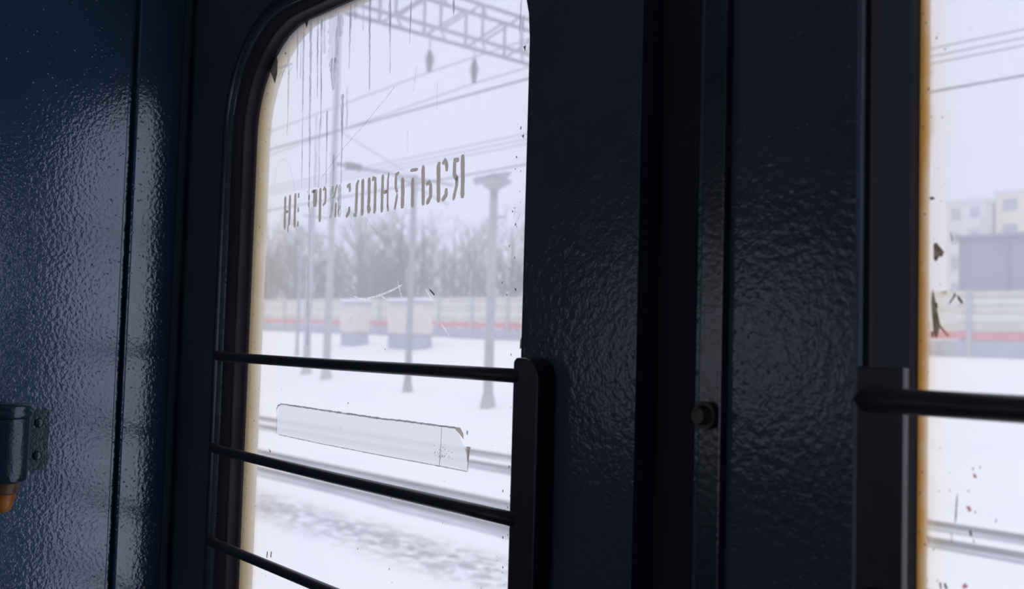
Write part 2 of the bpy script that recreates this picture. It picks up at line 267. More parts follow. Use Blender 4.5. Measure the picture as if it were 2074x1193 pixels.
M['fixture'] = enamel('fixture_enamel', (0.016, 0.040, 0.062), (0.024, 0.055, 0.085), 0.15, 0.3, 0.4, 1.8)
M['brass'] = mat('rusty_collar', (0.11, 0.06, 0.035), (0.24, 0.13, 0.06), 0.35, 60, 0.3, 200, 0.001)
M['orange'] = mat('orange_varnish', (0.42, 0.13, 0.02), (0.60, 0.23, 0.05), 0.35, 40, 0.2, 200, 0.001)
M['lino'] = mat('dark_lino', (0.11, 0.10, 0.095), (0.15, 0.14, 0.13), 0.7, 6)
M['ceil'] = mat('pale_ceiling_paint', (0.50, 0.52, 0.54), (0.58, 0.60, 0.62), 0.6, 4)
M['saloon'] = mat('saloon_laminate', (0.50, 0.48, 0.42), (0.58, 0.56, 0.50), 0.5, 3)
# outdoors
M['snow'] = None
M['rail'] = mat('rail_steel', (0.10, 0.095, 0.10), (0.18, 0.17, 0.17), 0.5, 3, metal=0.2)
M['slush'] = mat('wet_slush', (0.24, 0.27, 0.31), (0.55, 0.58, 0.62), 0.8, 2.2, stretch=(0.25, 3, 1), lo=0.35, hi=0.68)
M['mast'] = mat('grey_concrete', (0.30, 0.31, 0.33), (0.38, 0.39, 0.41), 0.85, 3)
M['mast_pale'] = mat('pale_grey_concrete', (0.36, 0.38, 0.39), (0.45, 0.47, 0.48), 0.85, 3)
M['truss'] = mat('grey_galvanised', (0.28, 0.29, 0.32), (0.36, 0.37, 0.40), 0.6, 5)
M['insul'] = mat('dark_insulator', (0.055, 0.06, 0.075), (0.085, 0.09, 0.10), 0.35, 20)
M['wire'] = mat('overhead_copper', (0.14, 0.14, 0.16), (0.20, 0.20, 0.22), 0.5, 10)
M['fence_cream'] = mat('cream_fence_sheet', (0.58, 0.56, 0.46), (0.68, 0.66, 0.56), 0.7, 1.2)
M['fence_cream_b'] = mat('cream_fence_sheet_b', (0.70, 0.69, 0.61), (0.76, 0.75, 0.67), 0.7, 1.2)
M['fence_red'] = mat('red_fence_sheet', (0.66, 0.17, 0.18), (0.72, 0.23, 0.23), 0.7, 1.0)
M['fence_grey'] = mat('grey_plinth', (0.33, 0.37, 0.43), (0.42, 0.45, 0.50), 0.85, 1.0)
M['fence_post'] = mat('fence_post', (0.42, 0.41, 0.43), (0.50, 0.49, 0.50), 0.7, 1.0)
M['hut'] = mat('cream_hut_wall', (0.68, 0.64, 0.57), (0.76, 0.72, 0.66), 0.8, 1.0)
M['hut_base'] = mat('hut_plinth', (0.33, 0.37, 0.42), (0.42, 0.45, 0.50), 0.85, 1.0)
M['hut_trim'] = mat('hut_trim', (0.52, 0.36, 0.33), (0.58, 0.44, 0.40), 0.8, 1.0)
M['bark'] = mat('bare_bark', (0.17, 0.155, 0.16), (0.25, 0.23, 0.235), 0.9, 3)
M['flats_grey'] = mat('flats_grey_panel_hazed', (0.74, 0.74, 0.75), (0.80, 0.80, 0.80), 0.8, 0.3)  # wall colour lightened: distance haze put into the base colour
M['flats_cream'] = mat('flats_cream_panel_hazed', (0.84, 0.79, 0.62), (0.88, 0.83, 0.66), 0.8, 0.3)  # cream paled as well, distance haze painted in
M['flats_glass'] = mat('flats_window_hazed', (0.44, 0.46, 0.50), (0.52, 0.54, 0.57), 0.3, 0.5)  # panes lightened to lower contrast, as distance haze would
M['shed'] = mat('grey_shed_wall', (0.24, 0.26, 0.30), (0.29, 0.31, 0.35), 0.8, 0.4)

def snow_material():
    m, n, l, o = new_mat('trackside_snow')
    b = n.new('ShaderNodeBsdfPrincipled')
    b.inputs['Roughness'].default_value = 0.9
    tc = n.new('ShaderNodeTexCoord')
    sp = n.new('ShaderNodeSeparateXYZ')
    l.new(tc.outputs['Object'], sp.inputs[0])
    # gravel showing through the thin snow of the nearer track bed (a band along the rails)
    t = noise(n, l, 5.5, 8.0, 0.78, (0.7, 1.0, 1))
    t2 = noise(n, l, 0.5, 2.0, 0.5, (0.4, 1, 1))
    mr = n.new('ShaderNodeMapRange'); mr.interpolation_type = 'SMOOTHSTEP'
    mr.inputs['From Min'].default_value = 1.15; mr.inputs['From Max'].default_value = 0.1
    mr.inputs['To Min'].default_value = 0.0; mr.inputs['To Max'].default_value = 1.0
    d = n.new('ShaderNodeMath'); d.operation = 'SUBTRACT'; d.inputs[1].default_value = 7.75
    l.new(sp.outputs['Y'], d.inputs[0])
    ab = n.new('ShaderNodeMath'); ab.operation = 'ABSOLUTE'
    l.new(d.outputs[0], ab.inputs[0]); l.new(ab.outputs[0], mr.inputs[0])
    r = ramp(n, l, t.outputs['Fac'], [(0.43, 0.0), (0.54, 1.0)])
    mu = n.new('ShaderNodeMath'); mu.operation = 'MULTIPLY'
    l.new(mr.outputs[0], mu.inputs[0]); l.new(r.outputs[0], mu.inputs[1])
    mx = n.new('ShaderNodeMixRGB')
    l.new(mu.outputs[0], mx.inputs[0])
    sn = ramp(n, l, t2.outputs['Fac'], [(0.35, (0.93, 0.93, 0.96)), (0.65, (0.97, 0.97, 0.985))])
    l.new(sn.outputs[0], mx.inputs[1])
    mx.inputs[2].default_value = (0.24, 0.24, 0.28, 1)
    l.new(mx.outputs[0], b.inputs['Base Color'])
    l.new(b.outputs[0], o.inputs['Surface'])
    return m
M['snow'] = snow_material()

# ------------------------------------------------------------------ builders
WL = {}
def thing(name, loc, label=None, cat=None, group=None, kind=None):
    o = bpy.data.objects.new(name, None)
    o.empty_display_size = 0.05
    COL.objects.link(o)
    o.location = loc
    WL[o] = Vector(loc)
    tag(o, label, cat, group, kind)
    return o

def tag(o, label=None, cat=None, group=None, kind=None):
    if label: o['label'] = label
    if cat: o['category'] = cat
    if group: o['group'] = group
    if kind: o['kind'] = kind
    return o

def mk(name, bm, m, parent=None, smooth=False, bevel=0.0, origin=None, segs=2):
    """link one bmesh (written in world metres) as one mesh object"""
    base = WL[parent] if parent is not None else Vector(origin or (0, 0, 0))
    bmesh.ops.translate(bm, verts=bm.verts, vec=-base)
    bmesh.ops.recalc_face_normals(bm, faces=bm.faces)
    me = bpy.data.meshes.new(name)
    bm.to_mesh(me); bm.free()
    if smooth:
        for p in me.polygons: p.use_smooth = True
    me.materials.append(M[m] if isinstance(m, str) else m)
    o = bpy.data.objects.new(name, me)
    COL.objects.link(o)
    if parent is not None:
        o.parent = parent
        WL[o] = base
    else:
        o.location = base
        WL[o] = base
    if bevel:
        b = o.modifiers.new('bevel', 'BEVEL'); b.width = bevel; b.segments = segs; b.limit_method = 'ANGLE'
    return o

def share(name, me, loc, parent, scale=None, rotz=0.0):
    """another object on existing mesh data, child of parent; loc in world metres"""
    o = bpy.data.objects.new(name, me)
    COL.objects.link(o)
    if parent is not None:
        o.parent = parent
        o.location = Vector(loc) - WL[parent]
    else:
        o.location = loc
    if scale: o.scale = scale
    o.rotation_euler.z = rotz
    WL[o] = Vector(loc)
    return o

def box(bm, x0, x1, y0, y1, z0, z1):
    v = [bm.verts.new(p) for p in ((x0, y0, z0), (x1, y0, z0), (x1, y1, z0), (x0, y1, z0), (x0, y0, z1), (x1, y0, z1), (x1, y1, z1), (x0, y1, z1))]
    for f in ((0, 3, 2, 1), (4, 5, 6, 7), (0, 1, 5, 4), (1, 2, 6, 5), (2, 3, 7, 6), (3, 0, 4, 7)):
        bm.faces.new([v[i] for i in f])
    return bm

def B(*a):
    return box(bmesh.new(), *a)

def tube(bm, p0, p1, r0, r1=None, n=10, cap=True):
    p0, p1 = Vector(p0), Vector(p1)
    r1 = r0 if r1 is None else r1
    d = (p1 - p0).normalized()
    a = d.cross(Vector((0, 0, 1)) if abs(d.z) < 0.9 else Vector((1, 0, 0))).normalized()
    b = d.cross(a)
    A, Bv = [], []
    for k in range(n):
        t = 2 * math.pi * k / n
        u = a * math.cos(t) + b * math.sin(t)
        A.append(bm.verts.new(p0 + u * r0)); Bv.append(bm.verts.new(p1 + u * r1))
    for k in range(n):
        bm.faces.new((A[k], A[(k + 1) % n], Bv[(k + 1) % n], Bv[k]))
    if cap:
        bm.faces.new(A[::-1]); bm.faces.new(Bv)
    return bm

def path_tube(bm, pts, r, n=10):
    """one continuous tube along a polyline with r a number or a list"""
    rs = r if isinstance(r, (list, tuple)) else [r] * len(pts)
    pts = [Vector(p) for p in pts]
    rings = []
    for i, p in enumerate(pts):
        d = (pts[min(i + 1, len(pts) - 1)] - pts[max(i - 1, 0)]).normalized()
        a = d.cross(Vector((0, 0, 1)) if abs(d.z) < 0.9 else Vector((1, 0, 0))).normalized()
        b = d.cross(a)
        rings.append([bm.verts.new(p + (a * math.cos(2 * math.pi * k / n) + b * math.sin(2 * math.pi * k / n)) * rs[i]) for k in range(n)])
    for A, C in zip(rings, rings[1:]):
        for k in range(n):
            bm.faces.new((A[k], A[(k + 1) % n], C[(k + 1) % n], C[k]))
    bm.faces.new(rings[0][::-1]); bm.faces.new(rings[-1])
    return bm

def lathe(bm, cx, cy, prof, n=28):
    """solid of revolution about a vertical axis; prof = (radius, z) from bottom to top"""
    rings = []
    for r, z in prof:
        rings.append([bm.verts.new((cx + r * math.cos(2 * math.pi * k / n), cy + r * math.sin(2 * math.pi * k / n), z)) for k in range(n)])
    for A, C in zip(rings, rings[1:]):
        for k in range(n):
            bm.faces.new((A[k], A[(k + 1) % n], C[(k + 1) % n], C[k]))
    bm.faces.new(rings[0][::-1]); bm.faces.new(rings[-1])
    return bm

KS = 9
def rrect(x0, x1, z0, z1, r):
    """rounded rectangle outline, 4 corners of KS+1 points, counter-clockwise from the right-top corner"""
    pts = []
    for cx, cz, a0 in ((x1 - r, z1 - r, 0), (x0 + r, z1 - r, 90), (x0 + r, z0 + r, 180), (x1 - r, z0 + r, 270)):
        for k in range(KS + 1):
            a = math.radians(a0 + 90 * k / KS)
            pts.append((cx + r * math.cos(a), cz + r * math.sin(a)))
    return pts

def ring_sweep(bm, hole, prof, closed=True):
    """hole = (x0, x1, z0, z1, r); prof = list of (inset, y): a moulding running round the opening"""
    loops = []
    x0, x1, z0, z1, r = hole
    for ins, y in prof:
        loops.append([bm.verts.new((x, y, z)) for x, z in rrect(x0 + ins, x1 - ins, z0 + ins, z1 - ins, max(0.004, r - ins))])
    n = len(loops[0])
    pairs = list(zip(loops, loops[1:] + ([loops[0]] if closed else [])))
    if not closed: pairs = list(zip(loops, loops[1:]))
    for A, C in pairs:
        for k in range(n):
            bm.faces.new((A[k], A[(k + 1) % n], C[(k + 1) % n], C[k]))
    return bm

def leaf_with_hole(bm, X0, X1, Z0, Z1, y0, y1, hole, ch=0.0016):
    """door leaf: slab between y0 (inside) and y1 (outside) with one rounded opening"""
    x0, x1, z0, z1, r = hole
    def face_ring(y, hp):
        c = [bm.verts.new(p) for p in ((X1, y, Z1), (X0, y, Z1), (X0, y, Z0), (X1, y, Z0))]
        h = [bm.verts.new((x, y, z)) for x, z in hp]
        m = KS + 1
        for q in range(4):
            for k in range(KS):
                bm.faces.new((c[q], h[q * m + k], h[q * m + k + 1]))
            bm.faces.new((c[q], h[q * m + KS], h[((q + 1) % 4) * m], c[(q + 1) % 4]))
        return c, h
    ca, ha = face_ring(y0, rrect(x0 - ch, x1 + ch, z0 - ch, z1 + ch, r + ch))
    cb, hb = face_ring(y1, rrect(x0, x1, z0, z1, r))
    hm = [bm.verts.new((x, y0 + ch, z)) for x, z in rrect(x0, x1, z0, z1, r)]
    n = len(ha)
    for k in range(n):
        j = (k + 1) % n
        bm.faces.new((ha[k], ha[j], hm[j], hm[k]))
        bm.faces.new((hm[k], hm[j], hb[j], hb[k]))
    for q in range(4):
        bm.faces.new((ca[q], ca[(q + 1) % 4], cb[(q + 1) % 4], cb[q]))
    return bm

def pane_bm(hole, y0, y1):
    bm = bmesh.new()
    x0, x1, z0, z1, r = hole
    pts = rrect(x0, x1, z0, z1, r)
    a = [bm.verts.new((x, y0, z)) for x, z in pts]
    bm.faces.new(a)
    return bm

def poly(bm, pts, y):
    try:
        bm.faces.new([bm.verts.new((x, y, z)) for x, z in pts])
    except ValueError:
        pass
    return bm

def ribbon(bm, pts, w, y, jag=0.0, rnd=None, taper=False):
    """flat painted stroke of width w along a polyline in the pane's plane, with slightly ragged edges"""
    rnd = rnd or random
    P = [Vector((p[0], p[1])) for p in pts]
    fine = []
    for a, b in zip(P, P[1:]):
        n = max(1, int((b - a).length / 0.0028))
        fine += [a.lerp(b, k / n) for k in range(n)]
    fine.append(P[-1])
    rows = []
    for i, p in enumerate(fine):
        d = (fine[min(i + 1, len(fine) - 1)] - fine[max(i - 1, 0)]).normalized()
        nn = Vector((-d.y, d.x))
        f = 1.0
        if i in (0, len(fine) - 1): f = 0.62
        if taper: f *= max(0.25, 1 - 0.7 * i / len(fine))
        a, b = 0.5 * w * f * (1 + jag * rnd.uniform(-1, 1)), 0.5 * w * f * (1 + jag * rnd.uniform(-1, 1))
        rows.append((bm.verts.new((p.x + nn.x * a, y, p.y + nn.y * a)), bm.verts.new((p.x - nn.x * b, y, p.y - nn.y * b))))
    for (a, b), (c, d) in zip(rows, rows[1:]):
        bm.faces.new((a, b, d, c))
    return bm

# ------------------------------------------------------------------ the vestibule shell
ZT = 2.20           # ceiling height; floor at 0, rails at -1.4
XL = -1.172         # face of the left partition
XR = 0.42
YB = -2.60
tag(mk('floor', B(XL - 3.9, XR + 0.03, YB - 0.05, 0.02, -0.05, 0.0), 'lino'), 'dark linoleum floor of the carriage', kind='structure')
tag(mk('ceiling', B(XL - 3.9, XR + 0.03, YB - 0.05, 0.03, ZT, ZT + 0.04), 'ceil'), 'pale painted ceiling of the carriage', kind='structure')

wl_ = thing('wall_left', (XL, -0.3, 0), 'glossy dark blue painted partition with a vertical panel joint', kind='structure')
SY0, SY1 = -1.62, -0.74      # doorway to the saloon
bm = bmesh.new()
box(bm, XL - 0.03, XL - 0.011, SY1, -0.050, 0, ZT)
box(bm, XL - 0.03, XL - 0.011, YB, SY0, 0, ZT)
box(bm, XL - 0.03, XL - 0.011, SY0, SY1, 1.95, ZT)
mk('backing', bm, 'wall_paint', wl_)
mk('panel', B(XL - 0.012, XL, -0.1015, -0.0465, 0, ZT), 'wall_paint', wl_, bevel=0.0025, segs=3)
mk('panel', B(XL - 0.012, XL, SY1, -0.1100, 0, ZT), 'wall_paint', wl_, bevel=0.0015)
mk('panel', B(XL - 0.012, XL, YB, SY0, 0, ZT), 'wall_paint', wl_, bevel=0.002)
mk('panel', B(XL - 0.012, XL, SY0, SY1, 1.95, ZT), 'wall_paint', wl_, bevel=0.002)

tag(mk('wall_right', B(XR, XR + 0.03, YB, 0.0, 0, ZT), 'door_paint'), 'dark blue partition at the right of the vestibule', kind='structure')
# wall over and beside the doors
bm = bmesh.new()
box(bm, XL - 3.9, XR + 0.03, -0.045, 0.03, 1.99, ZT)
box(bm, 0.345, XR + 0.03, -0.045, 0.03, 0, 1.99)
tag(mk('wall_front', bm, 'door_paint'), 'dark wall over the sliding doors', kind='structure')
# far side of the vestibule: the opposite doors with their windows
bm = bmesh.new()
for a, b in ((XL, -1.02), (-0.52, -0.30), (0.20, XR)):
    box(bm, a, b, YB - 0.05, YB, 0, ZT)
for a, b in ((-1.02, -0.52), (-0.30, 0.20)):
    box(bm, a, b, YB - 0.05, YB, 0, 1.0)
    box(bm, a, b, YB - 0.05, YB, 1.84, ZT)
tag(mk('wall_back', bm, 'door_paint'), 'dark blue doors across the vestibule', kind='structure')
# door to the saloon, glazed, in the left partition
d3 = thing('door_3', (XL - 0.02, -1.18, 0), 'glazed door from the vestibule to the saloon', kind='structure')
bm = bmesh.new()
box(bm, XL - 0.035, XL - 0.008, SY0, SY1, 0, 1.36)
box(bm, XL - 0.035, XL - 0.008, SY0, SY1, 1.73, 1.95)
for a, b in ((SY0, SY0 + 0.05), (-1.035, -0.985), (SY1 - 0.05, SY1)):
    box(bm, XL - 0.035, XL - 0.008, a, b, 1.36, 1.73)
mk('frame', bm, 'door_paint', d3)
mk('pane', B(XL - 0.024, XL - 0.019, SY0 + 0.05, -1.035, 1.36, 1.73), 'clear', d3)
mk('pane', B(XL - 0.024, XL - 0.019, -0.985, SY1 - 0.05, 1.36, 1.73), 'clear', d3)
# the saloon beyond it, with its side windows
XS = XL - 3.9
for nm, ya, yb, lab in (('wall_saloon_far', YB - 0.05, YB, 'pale saloon side wall with two windows'), ('wall_saloon_near', -0.03, 0.02, 'pale saloon side wall with two windows beside the platform side')):
    bm = bmesh.new()
    box(bm, XS, XL - 0.36, ya, yb, 0, 0.95)
    box(bm, XS, XL - 0.36, ya, yb, 1.78, 1.99 if yb > -1 else ZT)
    for a, b in ((XS, -4.6), (-3.35, -2.9), (-1.75, XL - 0.36)):
        box(bm, a, b, ya, yb, 0.95, 1.78)
    tag(mk(nm, bm, 'saloon'), lab, kind='structure')
tag(mk('wall_saloon_end', B(XS - 0.03, XS, YB, 0.0, 0, ZT), 'saloon'), 'pale end wall of the saloon', kind='structure')
tag(mk('wall_pocket', B(XL - 0.36, XL - 0.34, -0.5, 0.02, 0, ZT), 'saloon'), 'pale lining behind the door pocket', kind='structure')
tag(mk('wall_pocket_outer', B(XL - 0.34, XL - 0.03, 0.020, 0.03, 0, 1.99), 'rubber'), 'outer skin over the door pocket', kind='structure')
tag(mk('wall_saloon_corner', B(XL - 0.36, XL - 0.03, YB - 0.05, YB, 0, ZT), 'saloon'), 'pale corner of the saloon wall', kind='structure')

# ------------------------------------------------------------------ sliding door with the lettering (left leaf)
H1 = (-1.0655, -0.5560, 0.86, 1.853, 0.118)
d1 = thing('door_1', (-0.80, -0.006, 0), 'dark blue sliding door leaf with the lettered window and guard bars', kind='structure')
mk('leaf', leaf_with_hole(bmesh.new(), -1.235, -0.4405, 0.01, 1.985, -0.030, 0.018, H1), 'door_paint', d1)
# half-round bead planted round the opening
bm = bmesh.new()
prof = [(-0.0005 - 0.0075 * (1 - math.cos(math.pi * k / 8)), -0.030 - 0.0065 * math.sin(math.pi * k / 8)) for k in range(9)]
ring_sweep(bm, (H1[0] + 0.0005, H1[1] - 0.0005, H1[2] + 0.0005, H1[3] - 0.0005, H1[4]), [(p - 0.001, y) for p, y in prof], closed=False)
# the bead runs round three sides only: the right-hand stile is plain
for v in list(bm.verts):
    if v.co.x > -0.60:
        bm.verts.remove(v)
mk('window_bead', bm, 'frame_paint', d1, smooth=True)
gs = mk('window_gasket', ring_sweep(bmesh.new(), H1, [(0.0, -0.0285), (0.0008, -0.0288), (0.0014, -0.0175), (0.0030, -0.0168), (0.0036, -0.0150), (0.0032, -0.0135), (0.0036, -0.0060), (0.0056, -0.0042), (0.0062, -0.0005), (0.0, -0.0005)]), 'rubber', d1, smooth=True)
mk('outer_seal', ring_sweep(bmesh.new(), H1, [(0.0, 0.0035), (0.0060, 0.0035), (0.0052, 0.0100), (0.0030, 0.0178), (0.0, 0.0178)]), 'seal_pale', d1, smooth=False)
H1g = (H1[0] + 0.003, H1[1] - 0.003, H1[2] + 0.003, H1[3] - 0.003, H1[4] - 0.003)
p1 = mk('window_pane', pane_bm(H1g, 0.0, 0.003), 'pane_1', d1)
p1['label'] = 'dirty see-through window pane with stencilled lettering НЕ ПРИСЛОНЯТЬСЯ'
rl = random.Random(5)
for ch, strokes in LETTERS:
    bm = bmesh.new()
    worn = any(t for _, _, t in strokes)
    for pts, w, tone in strokes:
        ribbon(bm, pts, w * 0.001, -0.0020 - 0.00004 * len(bm.verts), 0.10, rl)
    o = mk('letter', bm, 'letter', p1)
    if worn:
        o.data.materials.append(M['letter_worn'])
        # strokes eaten away by the drips
        idx = 0
        for pts, w, tone in strokes:
            nseg = 0
            for a, b in zip(pts, pts[1:]):
                nseg += max(1, int((Vector(b) - Vector(a)).length / 0.0028))
            for f in range(nseg):
                if tone: o.data.polygons[idx + f].material_index = 1
            idx += nseg
bmA, bmB = bmesh.new(), bmesh.new()
rd = random.Random(9)
for a, b, w, op in DRIPS:
    mpp = 0.00140
    n = 6
    pts = [(a[0] + (b[0] - a[0]) * k / n + rd.uniform(-1, 1) * 0.0004, a[1] + (b[1] - a[1]) * k / n) for k in range(n + 1)]
    ribbon(bmA if op >= 0.55 else bmB, pts, w * mpp, -0.0016, 0.28, rd, taper=op > 0.5)
tag(mk('drip_stains', bmA, 'drip', p1), 'grey dried drips running down the pane', kind='stuff')
tag(mk('faint_stains', bmB, 'drip_faint', p1), 'faint grey streaks on the pane', kind='stuff')
bm = bmesh.new()
for q in MARK_POLYS: poly(bm, q, -0.0018)
for _ in range(150):   # specks along the frame
    s = rd.random()
    if s < 0.45:
        x, z = H1[0] + 0.008 + abs(rd.gauss(0, 0.012)), rd.uniform(1.16, 1.80)
    elif s < 0.8:
        x, z = -0.5925 - abs(rd.gauss(0, 0.010)), rd.uniform(1.16, 1.85)
    else:
        x, z = rd.uniform(-1.05, -0.6), rd.uniform(1.16, 1.5)
    r = rd.uniform(0.0004, 0.0011)
    poly(bm, [(x + r * math.cos(t) * rd.uniform(0.5, 1), z + 1.6 * r * math.sin(t) * rd.uniform(0.5, 1)) for t in (0, 1.2, 2.5, 3.8, 5.0)], -0.0018)
tag(mk('grime_specks', bm, 'grime', p1), 'dark specks and scraped marks on the pane', kind='stuff')
for key, mt, nm in (('d', 'scratch_dark', 'dark_scratches'), ('w', 'scratch_white', 'white_scratches')):
    bm = bmesh.new()
    for k, w, pts in MARK_LINES:
        if k == key: ribbon(bm, pts, w * 0.0021, -0.0017, 0.3, rd)
    tag(mk(nm, bm, mt, p1), 'fine scratches in the pane', kind='stuff')
# guard bars and their post
for z in (1.477, 1.3725, 1.2690, 1.1650, 1.0610):
    bm = bmesh.new()
    path_tube(bm, [(-1.0750, -0.0300, z + 0.001), (-1.068, -0.0335, z + 0.001), (-1.05, -0.0360, z), (-0.80, -0.0405, z - 0.0006), (-0.60, -0.0440, z), (-0.5380, -0.0450, z)], [0.0062, 0.0058, 0.0053, 0.0053, 0.0054, 0.0054], 14)
    mk('guard_bar', bm, 'bar_paint', d1, smooth=True)
bm = bmesh.new()   # flat post with rounded top, standing off the stile
xa, xb, zt_ = -0.5440, -0.5165, 1.4905
out = [(xa, 0.95), (xb, 0.95), (xb, zt_ - 0.016)] + [(xb - 0.016 + 0.016 * math.cos(math.radians(a)), zt_ - 0.016 + 0.016 * math.sin(math.radians(a))) for a in (22, 45, 68, 90)] + [(xa + 0.003, zt_), (xa, zt_ - 0.003)]
A = [bm.verts.new((x, -0.0480, z)) for x, z in out]
C = [bm.verts.new((x, -0.0300, z)) for x, z in out]
bm.faces.new(A); bm.faces.new(C[::-1])
for k in range(len(A)):
    bm.faces.new((A[k], C[k], C[(k + 1) % len(A)], A[(k + 1) % len(A)]))
mk('guard_post', bm, 'bar_paint', d1, bevel=0.0015)
mk('meeting_seal', B(-0.4405, -0.3905, -0.012, 0.014, 0.01, 1.985), 'rubber', d1, bevel=0.004, segs=3)

# ------------------------------------------------------------------ right leaf
H2 = (-0.2807, 0.2300, 0.86, 1.853, 0.118)
d2 = thing('door_2', (0.0, -0.006, 0), 'dark blue sliding door leaf with rust edged window and single visible bar', kind='structure')
mk('leaf', leaf_with_hole(bmesh.new(), -0.3905, 0.345, 0.01, 1.985, -0.030, 0.018, H2, ch=0.0018), 'door_paint', d2)
mk('edge_strip', B(-0.3835, -0.3662, -0.0365, -0.0300, 0.01, 1.985), 'strip_paint', d2, bevel=0.0012)
bm = bmesh.new()
tube(bm, (-0.3760, -0.0365, 1.4600), (-0.3760, -0.0405, 1.4600), 0.0085, 0.0085, 18)
tube(bm, (-0.3760, -0.0405, 1.4600), (-0.3760, -0.0465, 1.4600), 0.0062, 0.0048, 18)
mk('bolt', bm, 'bolt', d2, smooth=False)
mk('window_gasket', ring_sweep(bmesh.new(), H2, [(0.0, -0.024), (0.0030, -0.0232), (0.0052, -0.0160), (0.0, -0.0160)]), 'rubber', d2, smooth=False)
mk('window_frame', ring_sweep(bmesh.new(), H2, [(0.0, -0.0160), (0.0052, -0.0160), (0.0180, -0.0068), (0.0, -0.0068)]), 'door_paint', d2, smooth=False)
mk('glass_seal', ring_sweep(bmesh.new(), H2, [(0.0, -0.0068), (0.0180, -0.0068), (0.0200, -0.0005), (0.0, -0.0005)]), 'rubber', d2, smooth=False)
mk('outer_seal', ring_sweep(bmesh.new(), H2, [(0.0, 0.0035), (0.0198, 0.0035), (0.0190, 0.0090), (0.0170, 0.0178), (0.0, 0.0178)]), 'seal_rust', d2)
H2g = (H2[0] + 0.004, H2[1] - 0.004, H2[2] + 0.004, H2[3] - 0.004, H2[4] - 0.004)
p2 = mk('window_pane', pane_bm(H2g, 0.0, 0.003), 'pane_2', d2)
p2['label'] = 'dirty window pane with flaked paint and rust along its edge'
for key, mt, nm in (('d', 'grime', 'grime_specks'), ('b', 'grime_brown', 'flaked_paint'), ('r', 'grime_red', 'red_flecks'), ('y', 'grime_yellow', 'yellow_flecks')):
    bm = bmesh.new()
    for k, q in MARK_POLYS_2:
        if k == key: poly(bm, q, -0.0018)
    if key == 'd':
        for k, w, pts in MARK_LINES_2: ribbon(bm, pts, w * 0.0012, -0.0017, 0.3, rd)
        for _ in range(90):
            x, z = -0.2590 + abs(rd.gauss(0, 0.010)), rd.uniform(1.30, 1.80)
            r = rd.uniform(0.0002, 0.0007)
            poly(bm, [(x + r * math.cos(t) * rd.uniform(0.5, 1), z + 1.4 * r * math.sin(t) * rd.uniform(0.5, 1)) for t in (0, 1.2, 2.5, 3.8, 5.0)], -0.0018)
    tag(mk(nm, bm, mt, p2), kind='stuff')
for z in (1.4765, 1.3725, 1.2690):
    bm = bmesh.new()
    path_tube(bm, [(-0.2690, -0.0440, z), (-0.2660, -0.0465, z), (-0.2400, -0.0470, z), (0.0, -0.0470, z), (0.235, -0.0465, z)], [0.0050, 0.0066, 0.0066, 0.0066, 0.0066], 16)
    mk('guard_bar', bm, 'bar_paint', d2, smooth=True)
bm = bmesh.new()
box(bm, -0.2735, -0.2480, -0.0425, -0.0360, 0.95, 1.4935)
mk('guard_post', bm, 'bar_paint', d2, bevel=0.0008)
mk('guard_post', B(0.2200, 0.2480, -0.0480, -0.0300, 0.95, 1.4920), 'frame_paint', d2, bevel=0.0016)

# ------------------------------------------------------------------ clear adhesive strip stuck on the lettered pane
st = thing('adhesive_strip', (-0.815, -0.0025, 1.392), 'long clear adhesive strip with a torn right corner, stuck on the pane between two bars', 'adhesive strip')
YS = -0.0030
mk('film', poly(bmesh.new(), STRIP['film'], YS), 'strip_film', st)
bm = bmesh.new()
ribbon(bm, STRIP['top'], 0.0017, YS - 0.0003, 0.4, rd)
ribbon(bm, STRIP['bottom'], 0.0008, YS - 0.0003, 0.4, rd)
ribbon(bm, STRIP['left'], 0.0006, YS - 0.0003, 0.3, rd)
ribbon(bm, STRIP['fold'], 0.0009, YS - 0.0003, 0.3, rd)
ribbon(bm, STRIP['right'], 0.0011, YS - 0.0003, 0.3, rd)
poly(bm, STRIP['tick'], YS)
for _ in range(60):
    x, z = -0.683 + rd.gauss(0, 0.006), 1.4000 + abs(rd.gauss(0, 0.006))
    r = rd.uniform(0.00025, 0.0006)
    poly(bm, [(x + r * math.cos(t), z + 1.3 * r * math.sin(t)) for t in (0, 1.5, 3, 4.5)], YS - 0.0003)
mk('edge', bm, 'strip_edge', st)
mk('torn_flap', poly(bmesh.new(), STRIP['flap1'], YS - 0.0005), 'strip_flap', st)
mk('torn_flap', poly(bmesh.new(), STRIP['flap2'], YS - 0.0005), 'strip_flap', st)

# ------------------------------------------------------------------ fixture on the partition
FX, FY = XL + 0.026, -0.2325
fx = thing('wall_fixture', (XL, FY, 1.30), 'dark cylindrical holder with a screwed flange and orange tip on the blue partition', 'wall fixture')
bm = bmesh.new()
lathe(bm, FX, FY, [(0.0215, 1.3400), (0.0235, 1.3415), (0.0240, 1.3500), (0.0240, 1.4060), (0.0232, 1.4075)], 36)
mk('barrel', bm, 'fixture', fx, smooth=True)
mk('cap', lathe(bmesh.new(), FX, FY, [(0.0225, 1.4075), (0.0258, 1.4085), (0.0262, 1.4130), (0.0245, 1.4150), (0.0240, 1.4165), (0.0255, 1.4180), (0.0245, 1.4205), (0.0150, 1.4225)], 36), 'fixture', fx, smooth=True)
fl = mk('flange', B(XL + 0.0002, XL + 0.0032, -0.2810, -0.1820, 1.3465, 1.4130), 'fixture', fx, bevel=0.0008)
for zz in (1.3985, 1.3625):
    bm = bmesh.new()
    path_tube(bm, [(XL + 0.0030, -0.1930, zz), (XL + 0.0046, -0.1930, zz), (XL + 0.0056, -0.1930, zz), (XL + 0.0060, -0.1930, zz)], [0.0052, 0.0050, 0.0036, 0.0014], 14)
    mk('screw', bm, 'fixture', fl, smooth=True)
